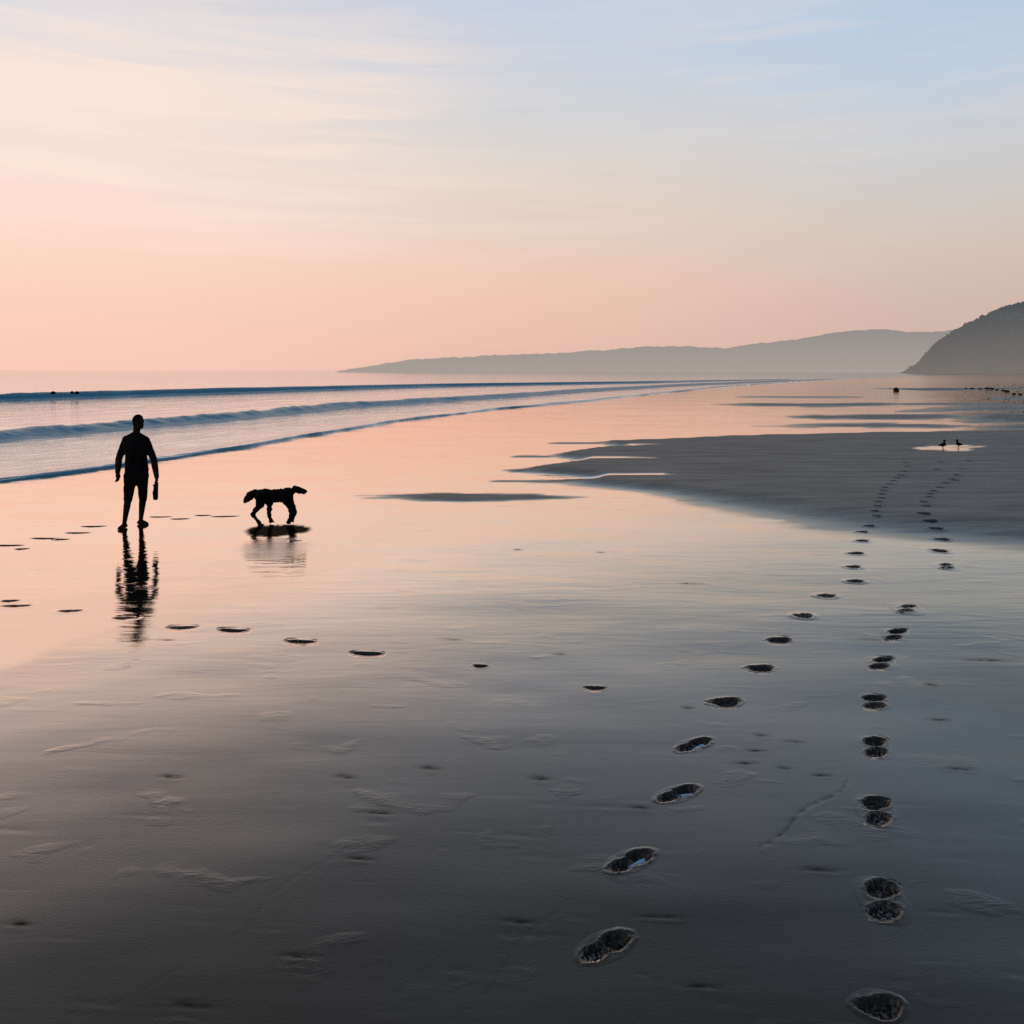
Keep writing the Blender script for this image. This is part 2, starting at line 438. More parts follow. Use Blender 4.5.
GL = 'shoe prints of the left trail'; GR = 'shoe prints of the right trail'
GM = 'dark thin prints crossing below the person'; GD = 'shallow prints between the person and the dog'
seg_print((579, 962), (631, 932), .125, 'shoe', 'deep dark shoe print nearest the bottom edge in the left trail', GL)
seg_print((607, 872), (654, 850), .125, 'shoe_pool', 'shoe print with blue water in its heel, second from near end of left trail', GL)
seg_print((656, 802), (698, 786), .125, 'shoe_pool', 'shoe print with a strip of blue water, third from near end of left trail', GL)
seg_print((675, 752), (712, 738), .125, 'shoe_pool', 'blurred shoe print holding a little water, fourth from near end of left trail', GL)
Lpts = [(725, 702, .27), (760, 668, .27), (779, 640, .25), (803, 616, .22), (826, 596, .24), (855, 581.5, .23), (853, 567, .22), (856, 553.5, .25), (862, 541, .22), (862, 532, .2), (869, 526, .2)]
for i, (px, py, L) in enumerate(Lpts):
    spot_print(px, py, L, .17, 14, 'oval', f'dark oval print with bright rim, {ORD[i + 4]} from the near end of left trail', GL)
for px, py in [(876, 516), (874, 511), (877, 506), (878, 501.5), (880, 498), (881.5, 494), (884, 490.5), (885.5, 487.5), (890, 484), (894, 480.8), (897, 478), (901, 475.2), (904, 471.5), (908, 466.5), (905, 462.5)]:
    spot_print(px + random.uniform(-1, 1), py, .15, .17, random.uniform(-20, 30), 'far', 'tiny dark print on the drained grey sand at the far end of the left trail', 'far prints of the left trail')
spot_print(879, 1006, .19, .125, 10, 'round', 'round dark print cut close to the bottom edge, nearest in the right trail', GR)
Rd = [((882, 900), .34, .155, 'print split into smooth sole and speckled heel, second from near end of right trail'),
      ((876, 811), .34, .155, 'two-part print with broad gap and rough heel, third from near end of right trail'),
      ((875, 747), .33, .155, 'two-part print with ragged heel, fourth from near end of right trail'),
      ((874, 702), .29, .165, 'two-part print with faint heel, fifth from near end of right trail')]
for (p, L, w, lab) in Rd:
    spot_print(p[0], p[1], L, w, 90, 'double', lab, GR); prints[-1]['skew'] = (p[0] - 512) / 850
for px, py, L, i in [(881, 663, .33, 5), (895, 634.5, .36, 6), (907, 609, .36, 7), (946, 566.5, .34, 8)]:
    spot_print(px, py, L, .17, 90, 'double', f'print crossed by a bright ridge, {ORD[i]} from near end of right trail', GR); prints[-1]['skew'] = (px - 512) / 850 + (.25 if i < 8 else 0)
for px, py, i in [(939.5, 551, 9), (942, 539.5, 10), (936, 528.5, 11), (930.5, 520, 12), (924, 513.5, 13)]:
    spot_print(px, py, .25, .22, -5, 'oval', f'small dark oval print, {ORD[i]} from near end of right trail', GR)
for px, py in [(926, 506), (924, 502), (929, 497), (933, 491), (939, 487.5), (946, 483), (952, 479), (957, 475), (962, 469), (969, 461), (937, 469.5), (941, 462), (955, 480.5), (930, 494)]:
    spot_print(px, py, .16, .17, random.uniform(-20, 25), 'far', 'tiny dark print on the drained grey sand at the far end of the right trail', 'far prints of the right trail')
for i, (px, py, L) in enumerate([(367, 653.5, .30), (300, 641.5, .30), (233, 630.5, .31), (182, 627.5, .29), (124, 618, .24), (70, 611, .26), (16, 606, .34), (10, 601, .2)]):
    spot_print(px, py, L, .10, -8 if i < 3 else 3, 'slit', f'thin dark print, {["rightmost", "second from the right", "third from the right", "fourth from the right", "fifth from the right", "sixth from the right", "seventh from the right", "leftmost"][i]} in the row across the pink wet sand', GM)
spot_print(480, 666, .13, .07, -10, 'slit', 'small faint print on grey wet sand between the pink row and the left trail', 'stray prints')
spot_print(595, 688, .16, .08, -8, 'slit', 'faint flat print on grey sand left of the trail of shoe prints', 'stray prints')
for i, (px, py, L) in enumerate([(225, 516.5, .5), (203, 515.5, .3), (180, 519, .34), (160, 517, .4), (94, 526.5, .42), (78, 533, .4), (46, 538.5, .5), (60, 539.5, .3), (8, 545.5, .45), (22, 549, .2)]):
    lab = ['longest flat print just behind the dog', 'short flat print second behind the dog', 'flat print midway between person and dog', 'flat print beside the standing foot of the person',
           'flat print just left of the person', 'second flat print left of the person', 'broad flat print third left of the person', 'short flat print touching the broad one left of the person',
           'flat print at the left edge level with the feet', 'small faint print just below the one at the left edge'][i]
    spot_print(px, py, L, .14, random.uniform(-4, 8), 'slit', lab + ' on pink wet sand', GD)
spot_print(297, 541, .14, .09, 0, 'slit', 'small dark mark on wet sand just below the reflection of the dog', 'stray prints')

def print_profile(p, t, w):
    """t along, w across (metres) -> hollow mask, extra relief, lobe id (1 sole, 2 heel)"""
    sc = .84 if p['style'] in ('shoe', 'shoe_pool') else (.88 if p['style'] in ('oval', 'round') else .95)
    L, B = p['L'] * sc, p['w'] * (.95 if p['style'] == 'double' else sc * .98); st = p['style']
    if st == 'double':
        w = w + t * p.get('skew', 0)
        a = np.sqrt(((t - L * .26) / (L * .21)) ** 2 + (w / (B * .5)) ** 2)
        b = np.sqrt(((t + L * .27) / (L * .20)) ** 2 + ((w + .01) / (B * .47)) ** 2)
        m = np.minimum(a, b); lobe = np.where(a <= b, 1, 2)
    elif st in ('shoe', 'shoe_pool'):
        hw = B * .5 * (1 - .22 * np.exp(-((t + L * .06) / (L * .12)) ** 2)) * np.where(t > 0, 1.0, .88)
        m = np.sqrt(np.abs(t / (L * .5)) ** 2.6 + np.abs(w / hw) ** 2.2); lobe = np.where(t > L * .04, 1, 2)
    else:
        m = np.sqrt((t / (L * .5)) ** 2 + ((w + .12 * B * np.cos(t / L * 4)) / (B * .5)) ** 2); lobe = np.ones_like(t, int)
    return m, lobe

def print_relief(p, t, w, lx, ly):
    m, lobe = print_profile(p, t, w); st = p['style']; near = p['y'] < 8.5
    m = m + (.20 * fbm(lx * 16, ly * 16, 9, 3) + .12 * fbm(lx * 70, ly * 70, 19, 2)) * (1 if near else .5)
    near = p['y'] < 8.5
    dp = {'shoe': .028, 'shoe_pool': .028, 'round': .030, 'double': .028, 'oval': .026, 'slit': .014, 'far': .012}[st] if near else 0.0
    hol = sstep(1.04, .70, m) if near else sstep(1.12, .9, m)
    z = -dp * hol
    rim = .003 if near else .009
    if st == 'slit': rim = .0
    if st == 'far': rim = .010
    z = z + rim * np.exp(-((m - 1.2) / .22) ** 2) * (.6 + .8 * fbm(lx * 30, ly * 30, 23, 2))
    rough = fbm(lx * 90, ly * 90, 12, 3)
    amp = {'shoe': .010, 'shoe_pool': .008, 'round': .008, 'double': .006}.get(st, .002)
    z = z + hol * rough * amp * np.where((lobe == 2) & (st == 'double'), 2.2, 1.0)
    if st in ('shoe', 'shoe_pool'):
        arch = np.exp(-((t - p['L'] * .04) / (p['L'] * .07)) ** 2)
        z = z + hol * arch * .014; hol = hol * (1 - .55 * arch)
    if st in ('shoe', 'shoe_pool'):                # the toe end dug in deeper
        z = z - hol * .014 * sstep(0, p['L'] * .4, t)
    return z, hol, m, lobe

# the ground sheet is sunk under each near print so that the print's own mesh shows
def sink_under_prints(x, y, z):
    for p in prints:
        if p['y'] > 8.5: continue
        R = p['L'] * .5 + .12
        m = (np.abs(x - p['x']) < R) & (np.abs(y - p['y']) < R)
        if not m.any(): continue
        t, w = print_local(p, x[m], y[m])
        mm, _ = print_profile(p, t, w)
        z[m] -= .12 * sstep(1.10, 1.0, mm)
    return z

def build_print(p):
    st = p['style']; near = p['y'] < 8.5
    L, B = p['L'], p['w']
    res = .007 if near else (.02 if p['y'] < 18 else .035)
    mt = L * .5 + (.06 if near else .11); mw = B * .5 + (.06 if near else .11)
    if st == 'double': mt += .015; mw += .02
    nt = max(8, int(2 * mt / res)); nw = max(7, int(2 * mw / res))
    T, Wd = np.meshgrid(np.linspace(-mt, mt, nt), np.linspace(-mw, mw, nw), indexing='ij')
    c, s = math.cos(p['a']), math.sin(p['a'])
    lx = T * c - Wd * s; ly = T * s + Wd * c
    X = lx + p['x']; Y = ly + p['y']
    z, hol, m, lobe = print_relief(p, T, Wd, X, Y)
    edge = np.maximum(np.abs(T) / mt, np.abs(Wd) / mw)
    hol = np.maximum(hol, .80 * np.exp(-((m - 1.04) / .13) ** 2)) if near else hol  # dark ring painted around the hollow to dull the rim's glint
    er = np.sqrt((T / mt) ** 2 + (Wd / mw) ** 2)
    g = sand_height(X.ravel(), Y.ravel(), False).reshape(X.shape)
    g0 = float(sand_height(np.array([p['x']]), np.array([p['y']]), False)[0])
    lift = .001 if near else .0025
    drop = -(.0022 if near else .004) * sstep(.6, 1.0, er) - .006 * sstep(1.0, 1.2, er)
    zz = g - g0 + z + drop + lift
    wet, dry, film, _ = beach_maps(X.ravel(), Y.ravel())
    verts = np.stack([lx.ravel(), ly.ravel(), zz.ravel()], -1)
    attrs = dict(wet=wet, dry=dry, film=film, painted_dark=(hol * (1 if st != 'far' else .9)).ravel(), lug=(hol * np.where(lobe == 2, {'double': 1.0, 'shoe': 1.0, 'shoe_pool': .7}.get(st, .25), .38)).ravel())  # shade inside the print painted as near-black sand
    faces = grid_faces(nt, nw)
    # drop the corners outside the mark's outline
    keep = er.ravel()[faces].max(1) < 1.12
    faces = faces[keep]
    def sub(fs):
        u, inv = np.unique(fs, return_inverse=True)
        return verts[u], inv.reshape(fs.shape), {k: v[u] for k, v in attrs.items()}
    if near and st in ('double', 'shoe', 'shoe_pool', 'round'):
        root = empty('footprint', (p['x'], p['y'], g0))
        fm = m.ravel()[faces].mean(1); fl = lobe.ravel()[faces]
        inside = fm < 1.0
        sole = inside & ((fl == 1).sum(1) >= 2) if st != 'round' else inside
        heel = inside & ~sole
        for nm, sel in (('raised_rim', ~inside), ('sole_hollow', sole), ('heel_hollow', heel)):
            if sel.any():
                v, f_, a_ = sub(faces[sel]); mesh_obj(nm, v, f_, SAND, root, True, a_)
        if st == 'shoe_pool':
            th = np.linspace(0, 2 * np.pi, 17)[:-1]
            rr = 1 + .25 * np.sin(3 * th + p['x'] * 9)
            pt = L * .10 + np.cos(th) * L * .17 * rr; pw = -B * .17 + np.sin(th) * B * .16 * rr
            vv = [((L * .10) * c + B * .17 * s, (L * .10) * s - B * .17 * c, -.012)] + [(a * c - b * s, a * s + b * c, -.014) for a, b in zip(pt, pw)]
            ff = [(0, 1 + i, 1 + (i + 1) % 16) for i in range(16)]
            mesh_obj('puddle', vv, ff, POOL, root)
        o = root
    else:
        v, f_, a_ = sub(faces)
        o = mesh_obj('footprint', v, f_, SAND, None, True, a_); o.location = (p['x'], p['y'], g0)
    tag(o, p['label'], 'footprint', p['group'])
    return o

# ------------------------------------------------------------------ beach sheet
def build_beach():
    v = np.linspace(1 / 2.6, 1 / 60, 640)
    rows = np.concatenate([[-6, -4, -2, 0, 1, 1.8, 2.3], 1 / v, np.geomspace(61.5, 450, 150), np.geomspace(470, 9000, 40)])
    cu = np.linspace(-1, 1, 620)
    half = np.maximum(4.0, rows * .78) + 0
    # frame gets the dense columns, coarse margins carry the sheet outwards
    mid = cu[None, :] * half[:, None]
    k = np.array([.15, .35, .7, 1.3, 2.5, 5.0])
    margin = (k[None, :] * np.maximum(rows, 10)[:, None])
    X = np.concatenate([-(half[:, None] + margin[:, ::-1]), mid, half[:, None] + margin], 1)
    Y = np.repeat(rows[:, None], X.shape[1], 1)
    x = X.ravel(); y = Y.ravel()
    wet, dry, film, _ = beach_maps(x, y)
    z = sand_height(x, y)
    z = sink_under_prints(x, y, z)
    dark_marks = np.zeros_like(x)  # dents and drag marks darkened by colour, with little relief
    for cx, cy, rx, ry, dp in dents:
        if dp < .002: continue
        m = (np.abs(x - cx) < rx * 1.4) & (np.abs(y - cy) < ry * 2)
        e = ((x[m] - cx) / rx) ** 2 + ((y[m] - cy) / ry + .25 * np.sin((x[m] - cx) / rx * 2.1)) ** 2
        dark_marks[m] = np.maximum(dark_marks[m], 1.1 * np.exp(-e * 2.2) * (.3 + .9 * vnoise(x[m] * 25, y[m] * 60, 8)))
    for a, b, dp in tracks:
        ax, ay = W(*a); bx, by = W(*b); L = math.hypot(bx - ax, by - ay); ux, uy = (bx - ax) / L, (by - ay) / L
        t = (x - ax) * ux + (y - ay) * uy; w = -(x - ax) * uy + (y - ay) * ux + .02 * np.sin(t * 9)
        on = (t > 0) & (t < L) & (np.abs(w) < .1)
        dark_marks[on] = np.maximum(dark_marks[on], min(.8, dp * 120) * sstep(.25, .65, vnoise(t[on] * 30, t[on] * 0, 4)) * np.exp(-(w[on] / .012) ** 2))
    # dark patch painted below the dog in place of its compact reflection
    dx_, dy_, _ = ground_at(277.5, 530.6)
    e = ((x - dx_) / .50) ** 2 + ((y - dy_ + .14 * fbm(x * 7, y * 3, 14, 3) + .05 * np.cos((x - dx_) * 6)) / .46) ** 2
    dark_marks = np.maximum(dark_marks, sstep(1.2, .8, e))
    rx_, ry_, _ = ground_at(277, 547)  # rougher gloss added here to blur the dog's true reflection
    mirror_blur = sstep(1.3, .5, np.sqrt(((x - rx_ + .1 * fbm(x * 3, y * 3, 15, 2)) / .66) ** 2 + ((y - ry_ + .2 * fbm(x * 2, y * 5, 16, 2)) / .80) ** 2))
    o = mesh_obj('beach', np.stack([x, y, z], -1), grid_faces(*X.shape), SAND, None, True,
                 dict(wet=wet, dry=dry, film=film, mirror_blur=mirror_blur, painted_dark=np.clip(dark_marks, 0, 1), lug=np.zeros_like(x)))
    tag(o, 'wide wet sand beach mirroring the evening sky', None, None, 'structure')

# ------------------------------------------------------------------ sea
def build_sea():
    d = np.concatenate([[-15, 0, 6], 1 / np.linspace(1 / 11, 1 / 320, 640), np.geomspace(330, 9000, 60)])
    u = np.concatenate([np.linspace(0, 1.2, 26), np.arange(1.3, 58, .13), np.geomspace(58.5, 16000, 70)])
    base2 = np.interp(d, [0, 31, 42, 66, 106, 163, 210], [10.8, 9.8, 9, 11.6, 10.5, 7, 3]); base3 = np.interp(d, [0, 73, 92, 125, 163, 210], [49, 47, 45.5, 43, 26, 14])
    D = np.repeat(d[:, None], len(u), 1)
    U = np.stack([np.interp(u, [0, .6, 12, 54, 60, 16000], [0, .6 * min(1, b2 / 6), b2, b3, b3 + 6, 16000]) for b2, b3 in zip(base2, base3)])
    xs = xshore(D) + .25 * fbm(D * .25, D * 0 + 3, 41, 3) * sstep(200, 30, D)
    X = xs - U
    def wave(uk_d, uk_u, h_d, h_h, wf, wb, seed):
        uk = np.interp(D, uk_d, uk_u) + .8 * fbm(D * .06, D * 0, seed, 3)
        h = np.interp(D, h_d, h_h) * (1 + .16 * fbm(D * .35, U * .2, seed + 1, 4) * sstep(140, 60, D) + .20 * fbm(D * 2.2, U * 1.2, seed + 2, 2) * sstep(100, 40, D))
        t = U - uk
        z = h * np.where(t < 0, np.exp(-(t / wf) ** 2), np.exp(-(t / wb) ** 2))
        face = sstep(wf * 2.1, wf * 1.5, -t) * sstep(.15, -.15, t) * sstep(.02, .12, h)
        return z, face, t
    z = .03 + .02 * fbm(X * .9, D * .4, 51, 3)
    z1, f1, t1 = wave([0, 30, 200, 330], [.25, .25, .4, .2], [0, 40, 140, 260], [.04, .06, .15, .1], .10, .6, 60)
    z2, f2, t2 = wave([0, 31, 42, 66, 106, 163, 210], [10.8, 9.8, 9, 11.6, 10.5, 7, 3], [0, 60, 120, 200, 240], [.31, .35, .34, .24, 0], .85, 1.6, 70)
    z3, f3, t3 = wave([0, 73, 92, 125, 163, 210], [49, 47, 45.5, 43, 26, 14], [0, 80, 125, 190, 240], [.62, .62, .48, .3, 0], .9, 2.0, 80)
    z = z + z1 + z2 + z3
    z[:, 0] = -.06
    face = np.clip(f1 * .9 + f2 + f3, 0, 1)
    crest = np.clip(sstep(-.6, -.1, t2) * sstep(.9, .2, t2) + sstep(-.8, -.1, t3) * sstep(1.2, .2, t3) * .8 + sstep(.0, .12, U) * sstep(.6, .2, U) * .5, 0, 1)
    foam = np.clip(.7 * sstep(3.0, .2, np.abs(t2)) * (t2 > 0) + .6 * sstep(2, .1, np.abs(t3)) * (t3 > 0) + .45 * sstep(9, 0, U), 0, 1)
    o = mesh_obj('sea', np.stack([X.ravel(), D.ravel(), z.ravel()], -1), grid_faces(*X.shape), SEA, None, True, dict(face=face, foam=foam, crest=crest))
    tag(o, 'calm sea with low blue breakers rolling onto the beach', None, None, 'structure')

# ------------------------------------------------------------------ land in the distance
def build_hill(name, prof, D0, depth, mat, label, bump, seed, base_px):
    """prof: skyline (column, row) seen from the beach, turned into heights at distance D0"""
    P = np.array(prof, float)
    xs = (P[:, 0] - 512) / F * D0; hs = H + (HY - P[:, 1]) / F * D0
    n = 900; m = 26
    x = np.linspace(xs[0], xs[-1], n); h = np.interp(x, xs, hs)
    w = np.hanning(9); w /= w.sum(); h = np.convolve(np.pad(h, 4, 'edge'), w, 'valid')
    t = np.linspace(0, 1, m)
    cross = np.concatenate([np.sin(np.linspace(0, np.pi / 2, 15)) ** .8, np.cos(np.linspace(0, np.pi / 2, 12))[1:]])
    m = len(cross)
    off = np.concatenate([np.linspace(-1, 0, 15), np.linspace(0, 1.5, 12)[1:]])
    X = np.repeat(x[None], m, 0); Y = D0 + off[:, None] * depth * np.clip(h / h.max(), .15, 1)[None]
    Z = cross[:, None] * h[None]
    Z = Z + bump * fbm(X * .02, Y * .02, seed, 4) * cross[:, None] + bump * .25 * fbm(X * .13, Y * .13, seed + 3, 2) * cross[:, None]
    Z = Z + bump * .55 * (vnoise(X * .22, Y * .05, seed + 9) ** 2) * cross[:, None]
    Z[0] = -1; Z[-1] = -1
    sc = 1 + off[:, None] * depth / D0 * 0
    o = mesh_obj(name, np.stack([(X * sc).ravel(), Y.ravel(), Z.ravel()], -1), grid_faces(m, n), mat, None, True)
    tag(o, label, None, None, 'structure')
    return X, Y, Z

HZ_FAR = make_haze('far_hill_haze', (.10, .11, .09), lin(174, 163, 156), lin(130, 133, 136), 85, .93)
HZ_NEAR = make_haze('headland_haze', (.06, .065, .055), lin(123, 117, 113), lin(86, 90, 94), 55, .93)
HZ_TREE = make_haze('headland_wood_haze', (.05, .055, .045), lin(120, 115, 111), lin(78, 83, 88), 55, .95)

def build_wood(X, Y, Z):
    """scrubby wood over the headland: leafy clumps of small tilted faces, one far-off mass"""
    m, n = X.shape; V = []; Fc = []
    for i in range(5200):
        r = random.random()
        a = 14 if r < .22 else random.randint(1, 14); b = random.randint(0, n - 2)
        t = random.random()
        c = Vector((X[a, b] * (1 - t) + X[a, b + 1] * t, Y[a, b] + random.uniform(-3, 3), Z[a, b] * (1 - t) + Z[a, b + 1] * t))
        if c.z < .8: continue
        s = random.uniform(.7, 1.6) * (1.0 if a < 14 else 1.1)
        for q in range(7):
            o = c + Vector((random.gauss(0, .55), random.gauss(0, .55), random.uniform(-.3, .9))) * s
            e1 = Vector((random.gauss(0, 1), random.gauss(0, 1), random.gauss(0, 1))).normalized() * s * .75
            e2 = Vector((random.gauss(0, 1), random.gauss(0, 1), random.gauss(0, 1))).normalized() * s * .75
            k = len(V); V += [o + e1, o + e2, o - e1, o - e2]; Fc.append((k, k + 1, k + 2, k + 3))
    o = mesh_obj('woodland', [tuple(v) for v in V], Fc, HZ_TREE, None, False)
    tag(o, 'hazy dark wood covering the steep headland at the right edge', 'woodland', None, 'stuff')

# ------------------------------------------------------------------ the person
def build_person():
    bx, by, bz = ground_at(137, 526.2)
    root = empty('person', (bx, by, bz - .004))
    tag(root, 'person in dark shirt and shorts standing barefoot on wet sand, head turned towards the dog', 'person')
    k = .0159
    B = Blob()
    fd = Vector((.86, -.5, 0)).normalized(); sdv = Vector((-fd.y, fd.x, 0)); up = Vector((0, 0, 1))
    R = Matrix((fd, sdv, up)).transposed()
    hc = Vector((.028, 0, 1.672))
    B.ell(hc + Vector((-.006, 0, .01)), (.094, .074, .102), R)                    # skull
    B.ell(hc + fd * .03 + up * -.055, (.060, .055, .066), R)                      # jaw
    B.ell(hc + fd * .072 + up * -.093, (.020, .024, .017), R)                     # chin
    B.ell(hc + fd * .094 + up * -.012, (.017, .011, .026), R)                     # nose
    B.ell(hc + fd * .100 + up * -.026, (.013, .014, .010), R)
    B.ell(hc + fd * .083 + up * .022, (.012, .042, .011), R)                      # brow
    B.ell(hc + fd * .084 + up * -.058, (.011, .022, .007), R); B.ell(hc + fd * .082 + up * -.070, (.011, .020, .007), R)  # lips
    for s in (-1, 1):
        B.ell(hc + fd * .076 + sdv * (.030 * s) + up * .003, (.012, .013, .011), R)   # eyes
        B.ell(hc + fd * -.005 + sdv * (.078 * s) + up * -.012, (.018, .009, .031), R)  # ears
    B.chain([(-.006, .01, 1.60), (-.012, .012, 1.50), (-.018, .01, 1.42)], [.053, .055, .075])
    B.chain([(-.15, .01, 1.395), (-.02, .01, 1.44), (.115, .01, 1.385)], [.058, .07, .056])
    B.chain([(-.10, 0, 1.30), (-.09, 0, 1.12), (-.08, 0, .92)], [.095, .085, .09])
    B.chain([(.055, 0, 1.30), (.06, 0, 1.12), (.075, 0, .92)], [.095, .085, .09])
    B.ell((-.02, -.01, 1.25), (.16, .115, .20)); B.ell((-.005, 0, .90), (.165, .115, .13))
    # arms
    LS, LE, LW = Vector((-.172, .01, 1.39)), Vector((-.298, .02, 1.085)), Vector((-.262, -.10, .875))
    RS, RE, RW = Vector((.132, .01, 1.38)), Vector((.258, .02, 1.075)), Vector((.335, -.05, .80))
    B.chain([LS, LE * .5 + LS * .5, LE, LE * .55 + LW * .45, LW], [.064, .058, .052, .051, .038])
    B.chain([RS, RE * .5 + RS * .5, RE, RE * .55 + RW * .45, RW], [.063, .058, .052, .050, .037])
    def hand(w, d, side, curl):
        d = d.normalized(); s = Vector(side).normalized(); nrm = d.cross(s).normalized()
        pc = w + d * .05
        Rm = Matrix((s, nrm, d)).transposed()
        B.ell(pc, (.046, .024, .056), Rm)
        for i, (o, ln) in enumerate(((-.028, .068), (-.010, .078), (.009, .073), (.027, .058))):
            a = w + d * .088 + s * o
            b = a + d * ln * .45 + nrm * ln * .18 * curl
            c = b + d * ln * .30 * (1 - .4 * curl) + nrm * ln * .34 * curl
            e = c + d * ln * .20 * (1 - 1.0 * curl) + nrm * ln * .26 * curl
            B.chain([pc + s * o * .7, a, b, c, e], [.0115, .0112, .0105, .0098, .0085])
        t0 = w + d * .03 - s * .03; t1 = t0 + d * .035 - s * .028 + nrm * .012 * curl; t2 = t1 + d * .035 + nrm * .02 * curl
        B.chain([t0, t1, t2], [.014, .011, .009])
    hand(LW, Vector((.10, -.10, -.95)), (-.25, -.95, 0), .75)
    hand(RW, Vector((.0, -.05, -1)), (.35, -.9, 0), .9)
    # legs: hip, knee, calf, ankle
    LH, LK, LA = Vector((-.095, 0, .86)), Vector((-.100, -.08, .49)), Vector((-.128, -.16, .085))
    RH, RK, RA = Vector((.075, 0, .86)), Vector((.076, .05, .485)), Vector((-.004, .15, .08))
    B.chain([LH, LK * .5 + LH * .5, LK, LK * .62 + LA * .38, LA * .85 + LK * .15, LA], [.098, .080, .057, .052, .036, .033])
    B.chain([RH, RK * .5 + RH * .5, RK, RK * .62 + RA * .38, RA * .85 + RK * .15, RA], [.098, .080, .057, .052, .036, .033])
    def foot(a, d):
        d = Vector(d).normalized(); s = Vector((-d.y, d.x, 0))
        heel = Vector((a.x, a.y, .034)) - d * .035
        B.chain([a, heel], [.030, .027])
        B.chain([a + Vector((0, 0, -.02)), a + d * .08 + Vector((0, 0, -.045)), Vector((a.x, a.y, .022)) + d * .11], [.030, .026, .018])
        B.chain([heel, Vector((a.x, a.y, .024)) + d * .10 + s * .013], [.026, .022])
        B.chain([heel, Vector((a.x, a.y, .024)) + d * .11 - s * .013], [.030, .026])
        for i in range(5):
            o = s * (-.025 + .0125 * i)
            B.cap(Vector((a.x, a.y, .016)) + d * .10 + o, Vector((a.x, a.y, .012)) + d * (.135 - .008 * abs(i - 1)) + o, .012, .0095 if i else .012)
    foot(LA, (-.15, -.98, 0)); foot(RA, (.97, -.12, 0))
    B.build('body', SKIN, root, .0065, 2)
    # hair
    Hh = Blob()
    Hh.ell(hc + Vector((-.008, 0, .022)) - fd * .006, (.100, .081, .098), R)
    Hh.ell(hc - fd * .035 + up * -.02, (.066, .074, .075), R)
    hr = Hh.build('hair', HAIR, root, .008, 2, .004, 60)
    # the hair must leave the face bare: pull down anything in front of the hair line
    me = hr.data; co = np.empty(len(me.vertices) * 3, np.float32); me.vertices.foreach_get('co', co); co = co.reshape(-1, 3)
    rel = co - np.array(hc, np.float32); a = rel @ np.array(fd, np.float32); zz = rel[:, 2]
    over = np.clip((a - .015) / .05, 0, 1) * np.clip((.075 - zz) / .03, 0, 1)
    co -= (over * .05)[:, None] * np.array(fd, np.float32)[None]
    me.vertices.foreach_set('co', co.ravel()); me.update()
    # shirt with short sleeves
    S = Blob()
    S.chain([(-.15, .01, 1.395), (-.02, .01, 1.445), (.115, .01, 1.385)], [.068, .080, .066])
    S.chain([(-.10, 0, 1.31), (-.085, 0, 1.12), (-.085, 0, .87)], [.108, .098, .106])
    S.chain([(.055, 0, 1.31), (.06, 0, 1.12), (.075, 0, .87)], [.108, .098, .106])
    S.ell((-.02, -.01, 1.25), (.172, .128, .21)); S.ell((-.004, 0, .90), (.19, .135, .13))
    S.chain([LS, LS.lerp(LE, .5), LS.lerp(LE, .8)], [.067, .061, .056])
    S.chain([RS, RS.lerp(RE, .5), RS.lerp(RE, .8)], [.066, .060, .055])
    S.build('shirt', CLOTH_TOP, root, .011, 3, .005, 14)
    # knee-length shorts
    P = Blob()
    P.ell((-.004, 0, .84), (.182, .130, .12))
    P.chain([LH + Vector((0, 0, -.04)), LK * .5 + LH * .5, LK + Vector((-.008, 0, -.06))], [.112, .092, .066])
    P.chain([RH + Vector((0, 0, -.04)), RK * .5 + RH * .5, RK + Vector((0, 0, -.06))], [.112, .084, .062])
    P.cap((-.012, 0, .80), (-.006, 0, .755), .11, .085)
    P.build('shorts', CLOTH_LOW, root, .011, 3, .006, 12)
    # shoe hanging from the hand
    sh = empty('shoe', (bx + .326, by - .07, .435))
    tag(sh, 'dark shoe hanging by its heel from the hand of the standing person', 'shoe')
    a = Blob(); a.chain([(.004, 0, .03), (-.004, 0, .11), (.008, 0, .20), (.014, 0, .262)], [.036, .044, .034, .030]).build('upper', SHOE_M, sh, .007, 2)
    a = Blob(); a.ell((-.018, -.005, .06), (.016, .042, .065)); a.ell((-.012, -.005, .19), (.016, .034, .075)); a.cap((-.018, -.005, .07), (-.012, -.005, .19), .018, .016)
    a.build('sole', SHOE_M, sh, .007, 2)

